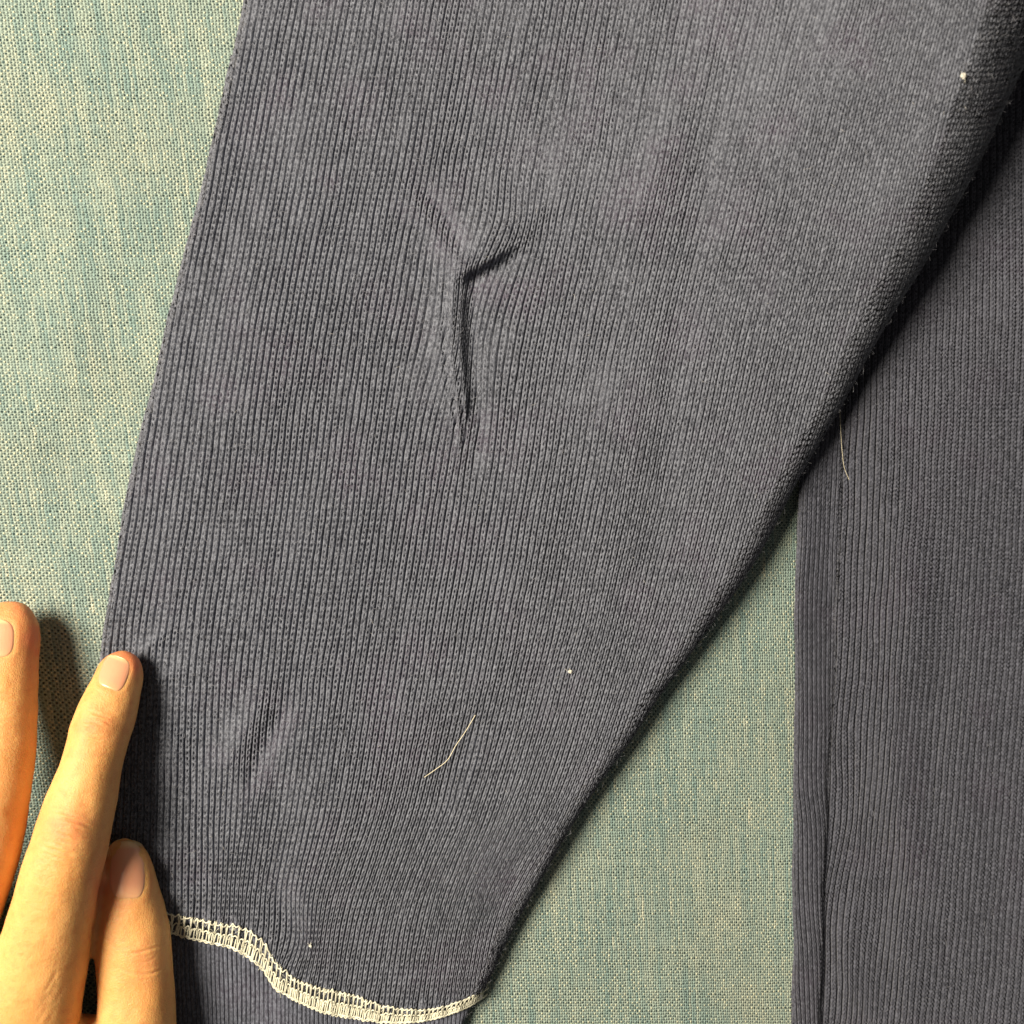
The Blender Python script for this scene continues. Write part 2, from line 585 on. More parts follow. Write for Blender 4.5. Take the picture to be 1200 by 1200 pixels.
def sleeve_macro(px, py):
    xl = cubic(L_y, L_x, py); xr = cubic(R_y, R_x, py)
    t = np.clip((px - xl) / np.maximum(xr - xl, 50), -0.1, 1.1)
    z = table2(HY, HT, HTAB, py, t)
    # soft handling of the whole cloth
    z = z + 5.5 * vnoise(px / 150 + 20, py / 210 + 4) + 2.2 * vnoise(px / 62 + 9, py / 80 + 2) + 0.5 * vnoise(px / 26, py / 34)
    # the pinched three-armed crease: a puffed lip that overhangs a hollow, a standing ridge and two tails
    d, s = line_dist([(520, 340), (548, 324), (575, 309), (628, 277)], px, py, 150)
    tp = taper(s, 0.42, 0.5)
    lip = np.where(d > 13, gs(d - 13, 34), 1.0) * (0.5 + 0.5 * np.tanh((d - 1.0) / 5.0))
    z = z + tp * (14.5 * lip - 6.0 * gs(d + 8, 9) + 1.5 * gs(d + 40, 22))
    d, s = line_dist([(540, 285), (533, 350), (532, 400), (535, 450), (540, 500), (543, 570)], px, py, 110)
    tp = taper(s, 0.24, 0.55)
    bend = 1 + 0.25 * np.sin(py / 21.0)
    z = z + tp * (np.where(d < 0, 8.5 * gs(d, 19), 8.5 * gs(d, 14)) + 2.4 * gs(d - 8, 3.6) * bend + 1.8 * gs(d + 2, 3.4) - 3.6 * gs(d - 20, 7) - 2.4 * gs(d + 11, 3.6)) + taper(s, 0.3, 0.3) * (4.0 * gs(d - 62, 34))
    d, s = line_dist([(462, 195), (500, 238), (524, 270), (548, 310)], px, py, 90)
    z = z + taper(s, 0.5, 0.2) * (-3.5 * gs(d - 5, 9) + 4.5 * gs(d + 14, 14) + 2.0 * gs(d - 34, 24))
    d, s = line_dist([(556, 440), (560, 500), (548, 575)], px, py, 60)
    z = z - taper(s) * 3.0 * gs(d, 11)
    for q in ([(528, 440), (531, 485), (534, 525)], [(538, 455), (541, 500), (540, 545)], [(549, 452), (547, 490), (543, 520)]):
        d, s = line_dist(q, px, py, 40)
        z = z + taper(s, 0.4, 0.5) * (-2.6 * gs(d - 2.0, 3.2) + 2.2 * gs(d + 3.2, 3.2))
    d, s = line_dist([(600, 300), (640, 262), (700, 235)], px, py, 80)
    z = z + taper(s, 0.3, 0.5) * (2.5 * gs(d - 16, 16) - 2.0 * gs(d + 6, 14))
    # dent above the cuff and the swelling beside it
    d, s = line_dist([(332, 790), (318, 835), (296, 885), (280, 930)], px, py, 110)
    z = z + taper(s, 0.4, 0.4) * (6.5 * gs(d + 20, 18) - 5.5 * gs(d - 8, 13) + 3.0 * gs(d - 70, 46))
    z = z + 15 * np.exp(-((px - 405) / 75) ** 2 - ((py - 935) / 90) ** 2)
    d, s = line_dist([(495, 985), (530, 900), (560, 800)], px, py, 110)
    z = z - taper(s, 0.35, 0.4) * 6.0 * gs(d, 24)
    # long soft fold down the middle of the upper arm
    d, s = line_dist([(830, 60), (806, 220), (782, 400), (765, 560), (735, 720), (700, 850)], px, py, 120)
    z = z + taper(s, 0.2, 0.35) * (-4.5 * gs(d - 12, 28) + 5.0 * gs(d + 36, 38))
    # rim of the roll at the under-arm side
    d, s = line_dist([(1190, -60), (1150, 40), (1110, 130), (1060, 225), (1000, 320), (945, 420)], px, py, 130)
    z = z + taper(s, 0.05, 0.4) * 4 * gs(d, 24)
    # folds where the wide sleeve is gathered onto the cuff
    d, s = line_dist([(150, 1026), (200, 1024), (250, 1026), (300, 1040), (330, 1066)], px, py, 70)
    z = z + taper(s, 0.1, 0.3) * (-5.5 * gs(d, 11) + 2.5 * gs(d + 22, 12))
    d, s = line_dist([(300, 985), (322, 1040), (338, 1085), (330, 1130)], px, py, 80)
    z = z + taper(s, 0.35, 0.1) * (-3.5 * gs(d, 18) + 3.0 * gs(d - 34, 26))
    d, s = line_dist([(620, 985), (585, 1060), (560, 1120)], px, py, 80)
    z = z + taper(s, 0.3, 0.3) * (-4.0 * gs(d, 16))
    d, s = line_dist([(380, 1110), (460, 1132), (560, 1122)], px, py, 70)
    z = z + taper(s, 0.3, 0.3) * (-3.0 * gs(d, 12))
    sd = py - seam_at(px)
    z = z + 1.6 * np.sin(px / 3.4 + 2.2 * vnoise(px / 30, py * 0)) * np.exp(-(np.minimum(sd + 8, 0) / 13) ** 2) * (py > 1000)
    # ribs running off under the thumb: pressed down by the finger tip
    z = z - 7 * np.exp(-((px - 140) / 30) ** 2 - ((py - 800) / 46) ** 2)
    for q in ([(160, 770), (190, 745), (232, 728)], [(168, 800), (205, 792), (250, 797)], [(160, 850), (198, 862), (235, 888)]):
        d, s = line_dist(q, px, py, 50)
        z = z + taper(s, 0.15, 0.7) * 2.6 * gs(d, 7)
    return z


PY = [-180, -60, 200, 400, 600, 800, 950, 1060, 1220]
PXk = [60, 190, 300, 400, 540, 700, 850, 1000, 1150, 1300]
PTAB = [[170, 300, 410, 510, 652, 820, 997, 1150, 1300, 1450],
        [147, 277, 387, 487, 629, 795, 967, 1118, 1268, 1418],
        [98, 228, 338, 438, 578, 744, 901, 1052, 1202, 1352],
        [60, 190, 300, 400, 540, 700, 850, 1000, 1150, 1300],
        [27, 160, 272, 372, 508, 664, 804, 942, 1080, 1220],
        [2, 133, 246, 344, 475, 622, 748, 870, 990, 1110],
        [-4, 128, 241, 325, 447, 578, 692, 796, 900, 1000],
        [-8, 122, 238, 306, 412, 535, 628, 706, 786, 866],
        [-10, 118, 236, 290, 384, 505, 585, 650, 715, 780]]
PITCH = 7.6


def sleeve_plan(U, V):
    y = -90 + V * 7.0
    x0 = U * PITCH
    x = table2(PY, PXk, PTAB, y, x0)
    # stitches are never quite even, and the crease drags the ribs along
    x = x + 0.9 * vnoise(x0 / 22 + 7, y / 60) + 0.35 * vnoise(x0 / 5, y / 16 + 11)
    x = x + 10 * np.exp(-((x - 512) / 30) ** 2 - ((y - 390) / 80) ** 2) - 11 * np.exp(-((x - 578) / 32) ** 2 - ((y - 385) / 80) ** 2) + 7 * np.exp(-((x - 590) / 34) ** 2 - ((y - 262) / 40) ** 2)
    x = x + 10 * np.exp(-((x - 335) / 30) ** 2 - ((y - 1100) / 40) ** 2)
    y = y + 1.5 * vnoise(x0 / 70 + 2, y / 90 + 5)
    return x, y


def r_left(x, y):
    return cubic([-200, 300, 800, 1250], [9, 7.5, 6.5, 7], y)


def r_right(x, y):
    return cubic([-200, 0, 150, 350, 550, 650, 750, 950, 1100, 1260], [84, 74, 55, 35, 22, 23, 18, 16, 14, 10], y)


def r_seam(x, y):
    return np.full(np.shape(x), 6.0)


def sleeve_keep(px, py):
    return (px > cubic(L_y, L_x, py) - 34) & (px < cubic(R_y, R_x, py) + 190)


sleeve = knit_sheet("sleeve", top, M_KNIT, 8, 184, 8, 3, 186, 5, sleeve_plan, sleeve_macro,
                    [(LEFT, r_left, 2.8), (RIGHT, r_right, 2.75), (SEAM, r_seam, 1.9)],
                    5.2, 5.0, 0.4, seed=1.0, extra_keep=sleeve_keep,
                    openness=lambda x, y: np.clip(1.08 - 0.55 * sig((x - 640 - 0.25 * (y - 300)) / 110) * sig((760 - y) / 150) + 0.14 * vnoise(x / 70, y / 90), 0.3, 1.3))

# cuff: a finer, tighter rib below the seam
CL = [(226, 1420), (214, 1300), (205, 1200), (198, 1130), (190, 1070), (186, 1020)]
CR = [(600, 1060), (574, 1130), (558, 1170), (543, 1200), (530, 1260), (522, 1420)]
def cuff_macro(px, py):
    d = py - seam_at(px)
    z = 9 + 4.0 * (1 - gs(np.maximum(d, 0), 22)) + 2.0 * vnoise(px / 60 + 2, py / 90) + 1.0 * vnoise(px / 28, py / 40)
    z = z + 5 * np.exp(-((px - 345) / 45) ** 2 - ((py - 1230) / 70) ** 2)
    z = z + 4.0 * np.exp(-((px - 500) / 60) ** 2)
    return z


def cuff_plan(U, V):
    y0 = 1040 + V * 5.0
    x = 186 + U * 5.1 + (y0 - 1150) * cubic([0, 75], [0.05, -0.10], U)
    x = x + 0.5 * vnoise(U * 0.6, V * 0.12) + 1.2 * vnoise(U * 0.12 + 4, V * 0.1)
    return x, y0


cuff = knit_sheet("cuff", sleeve, M_CUFF, -4, 80, 8, 0, 58, 3, cuff_plan, cuff_macro,
                  [(CL, lambda x, y: np.full(np.shape(x), 6.0), 2.6), (CR, lambda x, y: np.full(np.shape(x), 7.0), 2.6)],
                  2.4, 0.6, 0.35, seed=5.0, extra_keep=lambda px, py: py > seam_at(px) - 8)

# body of the top: a front panel and a narrow side panel that meet at the side seam
SIDE = [(953, 1420), (957, 1200), (962, 1060), (966, 960), (974, 800), (979, 660), (984, 520), (986, 400), (988, 200), (990, 60)]


def body_macro(px, py):
    z = 8 + 13 * sig((px - 1012) / 16) + 4.0 * vnoise(px / 120 + 31, py / 170) + 1.6 * vnoise(px / 48 + 3, py / 70 + 8)
    d, s = line_dist([(1010, 940), (1040, 1010), (1030, 1090), (1045, 1220)], px, py, 90)
    z = z - taper(s) * 6 * gs(d, 20)
    d, s = line_dist([(1000, 1040), (990, 1110), (1000, 1190)], px, py, 90)
    z = z + taper(s) * 4.5 * gs(d, 14)
    d, s = line_dist([(1085, 560), (1100, 720), (1080, 900), (1110, 1080)], px, py, 120)
    z = z + taper(s) * (5 * gs(d + 30, 26) - 4 * gs(d - 8, 24))
    return z


def body_plan(U, V):
    y = 60 + V * 4.9
    x0 = 940 + U * 7.7
    sl = table2([0, 400, 700, 950, 1100, 1300], [900, 990, 1100, 1400],
                [[0, 0, 0, 0], [4, 2, 1, 0], [-4, -8, -14, -16], [-14, -22, -34, -38], [-22, -36, -48, -50], [-24, -52, -66, -66]], y, x0)
    x = x0 + sl + 26
    x = x + 1.0 * vnoise(x0 / 26 + 7, y / 60 + 9) + 0.45 * vnoise(x0 / 6, y / 14 + 11)
    x = x + 4 * np.exp(-((x - 985) / 26) ** 2) * np.sin((y - 900) / 36) * sig((y - 820) / 40)
    y = y + 2.0 * vnoise(x0 / 60 + 2, y / 90 + 5)
    return x, y


body = knit_sheet("body_panel", top, M_BODY, -4, 42, 8, 0, 246, 4, body_plan, body_macro,
                  [(SIDE, lambda x, y: np.full(np.shape(x), 5.0), 1.9)],
                  6.2, 3.2, 1.5, seed=3.0, extra_keep=lambda x, y: (x > cubic(R_y, R_x, y) - 190))

BL = [(926, 1420), (928.5, 1260), (927, 1190), (930, 1110), (928, 1030), (930.5, 950), (929, 870), (931.5, 790), (930, 720), (934, 640), (938, 500), (945, 300), (950, 60)]
SIDE_R = [(1000, 60), (992, 200), (990, 400), (988, 520), (983, 660), (978, 800), (970, 960), (966, 1060), (961, 1200), (957, 1420)]


def side_macro(px, py):
    t = np.clip((px - 928) / 45, 0, 1)
    return 19 - 9.0 * t * t + 2.6 * vnoise(px / 30 + 3, py / 75 + 8)


def side_plan(U, V):
    y = 60 + V * 5.2
    x = 896 + U * 5.4 + cubic([0, 500, 800, 1000, 1150, 1300], [10, 6, -4, 2, 9, 16], y)
    x = x + 0.5 * vnoise(U * 0.7, y / 40) + 2.0 * vnoise(U * 0.1 + 5, y / 70)
    return x, y


side = knit_sheet("side_panel", top, M_BODY, -2, 19, 8, 60, 235, 3, side_plan, side_macro,
                  [(BL, lambda x, y: np.full(np.shape(x), 8.0), 2.6), (SIDE_R, lambda x, y: np.full(np.shape(x), 5.0), 1.9)],
                  3.8, 1.4, 0.9, seed=8.0)

# ------------------------------------------------------------------ cream cover stitching over the cuff seam
def tube_mesh(paths, radius, sides=6):
    V = []; F = []
    off = 0
    for P in paths:
        P = np.asarray(P, float)
        T = np.gradient(P, axis=0); T /= np.linalg.norm(T, axis=1)[:, None] + 1e-12
        up = np.tile(np.array([0, 0, 1.0]), (len(P), 1))
        a = np.cross(T, up)
        bad = np.linalg.norm(a, axis=1) < 1e-4
        a[bad] = np.cross(T[bad], np.array([1.0, 0, 0]))
        a /= np.linalg.norm(a, axis=1)[:, None]
        b = np.cross(a, T)
        r = radius if np.isscalar(radius) else None
        th = np.arange(sides) * 2 * math.pi / sides
        ring = P[:, None, :] + r * (np.cos(th)[None, :, None] * a[:, None, :] + np.sin(th)[None, :, None] * b[:, None, :])
        V.append(ring.reshape(-1, 3))
        n = len(P)
        i = np.arange(n - 1)[:, None] * sides + np.arange(sides)[None, :]
        j = np.arange(n - 1)[:, None] * sides + (np.arange(sides) + 1)[None, :] % sides
        F.append((np.stack([i, j, j + sides, i + sides], -1) + off).reshape(-1, 4))
        off += n * sides
    return np.concatenate(V), np.concatenate(F)


TOP_E = dense([(186, 1066), (195, 1069), (230, 1075), (265, 1082), (290, 1089), (308, 1102), (322, 1124), (345, 1145), (375, 1156), (410, 1164), (450, 1178), (480, 1183), (520, 1179), (550, 1168), (562, 1160), (574, 1150)], 900)
BOT_E = dense([(184, 1089), (195, 1092), (230, 1101), (265, 1109), (288, 1120), (309, 1138), (323, 1158), (345, 1171), (380, 1186), (420, 1194), (465, 1199), (520, 1191), (550, 1179), (562, 1172), (572, 1165)], 900)


def stitch_z(x, y):
    s = y - seam_at(x)
    hs = sleeve_macro(x, y)
    hc = cuff_macro(x, y)
    k = sig(s / 3.0)
    return hs * (1 - k) * 0.97 + np.maximum(hc + 2.0, hs - 7) * k + 0.5


arc = np.concatenate([[0], np.cumsum(np.hypot(*np.diff(TOP_E, axis=0).T))])


def band(s, w):
    """point of the stitch band at arc length s, w=0 upper rail .. 1 lower rail"""
    f = np.interp(s, arc, np.arange(len(TOP_E)))
    a = np.stack([np.interp(f, np.arange(900), TOP_E[:, 0]), np.interp(f, np.arange(900), TOP_E[:, 1])], -1)
    b = np.stack([np.interp(f, np.arange(900), BOT_E[:, 0]), np.interp(f, np.arange(900), BOT_E[:, 1])], -1)
    w = np.asarray(w)[..., None]
    return a * (1 - w) + b * w


cr_x = np.array([p[0] for p in CR], float); cr_y = np.array([p[1] for p in CR], float)


def lift(p, dz):
    return np.column_stack([p, np.broadcast_to(dz, len(p))])


def settle(plist):
    """drop the planned threads onto the cloth, and round its right-hand edge"""
    q = np.concatenate(plist)
    z = stitch_z(q[:, 0], q[:, 1])
    e = np.interp(q[:, 1], cr_y, cr_x) - q[:, 0]
    z = z - np.clip(14 - e, 0, 40) ** 2 / 26.0
    w = to_world(q[:, 0], q[:, 1], z + q[:, 2]) - TOP_OFF
    return np.split(w, np.cumsum([len(p) for p in plist])[:-1])


paths = []
LEN = arc[-1]
step = 8.6
k = 0
s0 = 2.0
rungs = []
while s0 < LEN - 4:
    rungs.append(s0)
    dens = 0.62 if s0 > 175 else 0.9
    s0 += step * (0.85 + 0.3 * random.random()) * dens
rungs = np.array(rungs)
# upper rail dips between needle points, middle rail zigzags, lower rail is nearly straight and double
ss = np.linspace(1, LEN - 1, 900)
ph = np.interp(ss, rungs, np.arange(len(rungs)))
jit = 0.09 * vnoise(ss / 6, ss * 0 + 3)
paths.append(lift(band(ss, 0.02 + 0.11 * np.abs(np.sin(math.pi * ph)) + jit), 1.5 + 0.6 * np.sin(math.pi * ph)))
paths.append(lift(band(ss, 0.53 + 0.05 * np.sin(math.pi * 2 * ph) + jit), 1.6 + 0.5 * np.cos(2 * math.pi * ph)))
paths.append(lift(band(ss, 0.97 + 0.02 * np.sin(math.pi * 2 * ph) + jit * 0.5), 1.6))
paths.append(lift(band(ss, 1.02 + 0.03 * np.sin(math.pi * 2 * ph + 2) + jit * 0.4), 1.0))
tt = np.linspace(0, 1, 8)
hairs = []
for i in range(len(rungs) - 1):
    a = rungs[i]; b = rungs[i + 1]
    for off, w0, w1, dx in ((0.0, 0.02, 0.52, 0.22), (0.16, 0.52, 0.04, 0.12), (0.45, 0.55, 0.97, -0.2), (0.75, 0.97, 0.55, 0.1), (0.12, 0.5, 0.98, 0.08)):
        j = random.uniform(-0.10, 0.10)
        sa = a + (off + j) * (b - a); sb = a + (off + dx + j + random.uniform(-0.08, 0.08)) * (b - a)
        s_ = np.clip(sa + (sb - sa) * tt, 0.5, LEN - 0.5)
        p = band(s_, w0 + (w1 - w0) * tt)
        paths.append(lift(p, random.uniform(0.4, 1.3) + 0.8 * np.sin(math.pi * tt)))
for i in range(150):
    sa = random.uniform(2, LEN - 2); L = random.uniform(2, 7); w0 = random.uniform(0, 1)
    t5 = np.linspace(0, 1, 5); bend = random.uniform(-0.3, 0.3)
    p = band(np.clip(sa + L * t5 * random.choice((-1, 1)), 0.5, LEN - 0.5), w0 + bend * t5 ** 2)
    hairs.append(lift(p, 1.5 + random.uniform(0.5, 2.0) * np.sin(t5 * 2.4)))
hv, hf = tube_mesh(settle(hairs), 0.22 * S, 4)
sv, sf = tube_mesh(settle(paths), 0.80 * S, 6)
stitching = mesh_np("stitching", np.concatenate([sv, hv]), np.concatenate([sf, hf + len(sv)]), M_THREAD, sleeve)
tag(stitching, "cream cover stitch seam running across the cuff join")

# ------------------------------------------------------------------ fuzz on the cloth (too fine to count)
def surface_z(px, py):
    return sleeve_macro(px, py)


def fuzz(name, n, sampler, zf, parent, mat, rad=0.16):
    P = []
    px, py = sampler(n)
    z = zf(px, py)
    for i in range(n):
        L = random.uniform(3, 9)
        a = random.uniform(0, 2 * math.pi)
        c = random.uniform(-0.9, 0.9)
        t = np.linspace(0, 1, 4)
        ang = a + c * t
        x = px[i] + np.cumsum(np.cos(ang)) * L / 4
        y = py[i] + np.cumsum(np.sin(ang)) * L / 4
        P.append(to_world(x, y, z[i] - 0.6 + random.uniform(0.6, 3.0) * np.sin(t * 2.6)) - TOP_OFF)
    v, f = tube_mesh(P, rad * S, 3)
    o = mesh_np(name, v, f, mat, parent)
    tag(o, kind="stuff")
    return o


def sample_sleeve(n):
    xs = []; ys = []
    while len(xs) < n:
        y = random.uniform(-20, 1100); x = random.uniform(130, 1220)
        l = np.interp(y, L_y, L_x); r = np.interp(y, R_y, R_x)
        if l + 12 < x < r - 30 and y < seam_at(x) - 12:
            xs.append(x); ys.append(y)
    return np.array(xs), np.array(ys)


def sample_body(n):
    y = rng.uniform(300, 1220, n); x = rng.uniform(990, 1220, n)
    return x, y


fuzz("fuzz", 4200, sample_sleeve, sleeve_macro, sleeve, M_FUZZ)
fuzz("fuzz", 450, sample_body, body_macro, body, M_FUZZ)
fuzz("pale_fuzz", 70, sample_sleeve, sleeve_macro, sleeve, M_PALE, 0.15)

# a halo of loose fibres along the rolled under-arm edge
eq = dense(RIGHT, 900)
en = np.gradient(eq, axis=0); en /= np.linalg.norm(en, axis=1)[:, None]
er = r_right(eq[:, 0], eq[:, 1])
ez = sleeve_macro(eq[:, 0], eq[:, 1])
halo = []
for i in range(380):
    k = random.randrange(130, 890)
    out = np.array((en[k, 1], -en[k, 0]))
    t = np.linspace(0, 1, 4)
    L = random.uniform(2.0, 5.5); sl = random.uniform(-1.6, 1.6)
    x = eq[k, 0] + out[0] * (L * t - 1.5) + en[k, 0] * sl * L * t * t
    y = eq[k, 1] + out[1] * (L * t - 1.5) + en[k, 1] * sl * L * t * t
    halo.append(to_world(x, y, ez[k] - er[k] * random.uniform(0.7, 1.2) + random.uniform(-1, 2) * t) - TOP_OFF)
v, f = tube_mesh(halo, 0.11 * S, 3)
tag(mesh_np("fuzz", v, f, M_FUZZ, sleeve), kind="stuff")

# ------------------------------------------------------------------ hand
def ring_tube(rows, n=40):
    """rows: (px, py, z, half width, half height); closed tube through the rows with rounded ends"""
    R = np.asarray(rows, float)
    c = to_world(R[:, 0], R[:, 1], R[:, 2])
    k = 1 - R[:, 2] / HC
    w = R[:, 3] * S * k
    h = R[:, 4] * S
    # refine
    d = np.concatenate([[0], np.cumsum(np.linalg.norm(np.diff(c, axis=0), axis=1))])
    m = max(24, int(d[-1] / 0.0012))
    s = np.linspace(0, d[-1], m)
    C = np.stack([cubic(d, c[:, i], s) for i in range(3)], -1)
    W = np.maximum(cubic(d, w, s), 1e-5); Hh = np.maximum(cubic(d, h, s), 1e-5)
    # round the ends like an ellipsoid
    T = np.gradient(C, axis=0); T /= np.linalg.norm(T, axis=1)[:, None]
    side = np.cross(T, np.array([0, 0, 1.0])); side /= np.linalg.norm(side, axis=1)[:, None]
    up = np.cross(side, T)
    th = np.arange(n) * 2 * math.pi / n
    ct, st = np.cos(th), np.sin(th)
    e = 0.92
    ct = np.sign(ct) * np.abs(ct) ** e; st = np.sign(st) * np.abs(st) ** e
    V = C[:, None, :] + W[:, None, None] * ct[None, :, None] * side[:, None, :] + Hh[:, None, None] * st[None, :, None] * up[:, None, :]
    faces = []
    for i in range(m - 1):
        for j in range(n):
            faces.append((i * n + j, i * n + (j + 1) % n, (i + 1) * n + (j + 1) % n, (i + 1) * n + j))
    V = V.reshape(-1, 3)
    V = np.concatenate([V, C[:1] - T[:1] * W[0] * 0.3, C[-1:] + T[-1:] * W[-1] * 0.3])
    a = m * n
    for j in range(n):
        faces.append((a, (j + 1) % n, j))
        faces.append((a + 1, (m - 1) * n + j, (m - 1) * n + (j + 1) % n))
    return V, faces


FINGERS = {
    "index": [(144, 763, 34, 7, 5), (143.5, 767, 35, 15, 11), (142.5, 773, 37, 20.5, 16), (141.5, 782, 39, 25, 20.5), (139.5, 795, 42, 27, 24), (134, 812, 47, 29.5, 27), (127.5, 829, 52, 32, 30),
              (117, 862, 60, 34, 32), (107, 898, 68, 34, 33), (95.5, 938, 78, 39, 37), (84.5, 978, 86, 41.5, 40), (74, 1016, 90, 44, 41), (64, 1059, 90, 46, 42), (53, 1105, 88, 50, 45), (36, 1170, 84, 58, 48), (10, 1290, 76, 60, 46)],
    "middle": [(3, 707, 36, 9, 6), (3.5, 711, 37, 20, 12), (4.5, 718, 39, 29, 19), (5, 730, 41, 36, 25), (5, 750, 45, 40, 29), (3.5, 775, 51, 40, 31), (2.5, 805, 58, 39.5, 33),
               (1, 840, 66, 39, 34), (-2, 885, 76, 39.5, 35), (-10, 935, 86, 41, 38), (-20, 985, 92, 44, 40), (-36, 1035, 94, 45, 42), (-58, 1095, 92, 47, 44), (-74, 1170, 86, 52, 46), (-60, 1290, 76, 60, 46)],
    "ring": [(-112, 742, 28, 9, 7), (-112, 748, 29, 24, 17), (-113, 765, 32, 33, 25), (-115, 800, 38, 36, 29), (-118, 860, 52, 37, 33), (-125, 930, 72, 39, 37), (-132, 1000, 82, 42, 39), (-140, 1080, 84, 46, 42), (-140, 1180, 80, 54, 44), (-110, 1290, 74, 58, 44)],
    "little": [(-206, 872, 24, 8, 6), (-206, 878, 25, 20, 15), (-206, 895, 28, 27, 22), (-206, 930, 36, 30, 25), (-206, 985, 52, 31, 28), (-206, 1040, 66, 33, 31), (-206, 1110, 72, 38, 34), (-196, 1200, 72, 48, 40), (-150, 1310, 70, 56, 42)],
    "thumb": [(150, 985, 40, 8, 5), (149, 988, 40, 14, 9), (148, 994, 40, 20, 14), (148, 1004, 40, 24, 19), (149, 1018, 41, 28, 23), (150, 1040, 41, 33, 28), (151, 1062, 42, 38.5, 32), (153, 1088, 43, 43, 35),
              (157, 1118, 45, 42.5, 36), (159, 1150, 47, 42.5, 37), (160, 1200, 52, 44, 40), (155, 1250, 56, 49, 43), (128, 1320, 60, 58, 48), (60, 1410, 62, 66, 50), (-10, 1500, 62, 60, 46)],
    "web": [(10, 1262, 66, 30, 26), (40, 1258, 64, 52, 34), (80, 1254, 60, 62, 36), (120, 1262, 57, 62, 37), (140, 1275, 56, 44, 34)],
    "palm_index": [(30, 1150, 80, 40, 36), (5, 1230, 78, 66, 44), (-20, 1330, 72, 74, 48), (-50, 1440, 66, 62, 46), (-70, 1540, 62, 50, 42)],
    "palm_mid": [(-70, 1150, 80, 40, 36), (-80, 1230, 80, 70, 48), (-80, 1330, 74, 80, 52), (-80, 1440, 68, 78, 50), (-82, 1560, 64, 74, 48), (-84, 1720, 62, 78, 52), (-86, 1850, 62, 84, 56)],
    "palm_little": [(-175, 1190, 74, 36, 32), (-165, 1260, 74, 60, 42), (-145, 1350, 70, 66, 46), (-120, 1450, 66, 58, 46), (-100, 1540, 62, 48, 42)],
}

allv = []; allf = []; off = 0
for rows in FINGERS.values():
    v, f = ring_tube(rows)
    allv.append(v)
    allf += [tuple(i + off for i in t) for t in f]
    off += len(v)
tmp_me = bpy.data.meshes.new("hand_parts")
tmp_me.from_pydata(np.concatenate(allv).tolist(), [], allf)
tmp = bpy.data.objects.new("hand_parts", tmp_me)
COL.objects.link(tmp)
md = tmp.modifiers.new("r", 'REMESH'); md.mode = 'VOXEL'; md.voxel_size = 0.00085; md.use_smooth_shade = True
ms = tmp.modifiers.new("s", 'SMOOTH'); ms.factor = 0.5; ms.iterations = 5
dg = bpy.context.evaluated_depsgraph_get()
hand_me = bpy.data.meshes.new_from_object(tmp.evaluated_get(dg))
bpy.data.objects.remove(tmp)

bm = bmesh.new()
bm.from_mesh(hand_me)
bmesh.ops.triangulate(bm, faces=[f for f in bm.faces if len(f.verts) > 4])
lim = 0.162
inside = [e for e in bm.edges if all(-lim - 0.004 < v.co.x < 0 and -lim < v.co.y < 0.0 and v.co.z > 0.004 for v in e.verts)]
bmesh.ops.subdivide_edges(bm, edges=inside, cuts=1, use_grid_fill=True, smooth=0.0)
bm.to_mesh(hand_me)
bm.free()
nv = len(hand_me.vertices)
co = np.empty(nv * 3, np.float32); hand_me.vertices.foreach_get("co", co); co = co.reshape(-1, 3).astype(float)
hand_me.update()
no = np.empty(nv * 3, np.float32); hand_me.vertices.foreach_get("normal", no); no = no.reshape(-1, 3).astype(float)
# back to plan coordinates as seen from above (measured on the photograph)
kz = 1 - co[:, 2] / (HC * S)
hx = co[:, 0] / (S * kz) + 600
hy = 600 - co[:, 1] / (S * kz)
up = np.clip(no[:, 2], 0, 1)
up2 = np.clip((up - 0.15) / 0.6, 0, 1) ** 1.5
BVH = BVHTree.FromPolygons([Vector(c) for c in co], [tuple(p.vertices) for p in hand_me.polygons])

# nails: centre, direction towards the tip, half length, half width
NAILS = {"index": dict(c=(134.0, 789.0), ax=(0.36, -0.93), hl=20.0, hw=17.5),
         "middle": dict(c=(-9.0, 748.0), ax=(0.03, -1.0), hl=22.5, hw=27.0),
         "thumb": dict(c=(149.5, 1020.0), ax=(0.0, -1.0), hl=34.0, hw=22.5)}


def nail_coords(n, x, y):
    ax = np.array(n["ax"]); ax = ax / np.linalg.norm(ax)
    sd = np.array((-ax[1], ax[0]))
    X = x - n["c"][0]; Y = y - n["c"][1]
    return (X * ax[0] + Y * ax[1]) / n["hl"], (X * sd[0] + Y * sd[1]) / n["hw"]


disp = np.zeros(nv)
blush = np.zeros(nv)
for n in NAILS.values():
    a, b = nail_coords(n, hx, hy)
    r = (np.abs(a) ** 3.0 + np.abs(b) ** 3.0) ** (1 / 3.0)
    sel = up > 0.1
    back = sig(-(a + 0.0) * 6)
    disp += np.where(sel, -0.9 * sig((1.0 - r) * 12) + 0.40 * gs(r - 1.15, 0.16) * (0.35 + 0.65 * np.maximum(back, np.clip(np.abs(b), 0, 1) ** 4)), 0)
    blush += np.where(sel, 0.12 * gs(r - 1.15, 0.2), 0)


def crease(poly, depth, w, reach=40, a=0.3, b=0.3):
    global disp, up2
    d, s = line_dist(poly, hx, hy, reach)
    disp += -depth * taper(s, a, b) * gs(d, w) * up2 + depth * 0.35 * taper(s, a, b) * (gs(d - 2.2 * w, 1.4 * w) + gs(d + 2.2 * w, 1.4 * w)) * up2


# thumb joint creases
crease([(147, 1117), (163, 1116), (180, 1111), (198, 1106)], 1.5, 1.3)
crease([(136, 1131), (150, 1139), (170, 1142), (190, 1136), (199, 1131)], 1.4, 1.3)
crease([(150, 1126), (166, 1128), (186, 1122)], 0.5, 1.3)
crease([(130, 1108), (145, 1111), (160, 1106)], 0.4, 1.3)
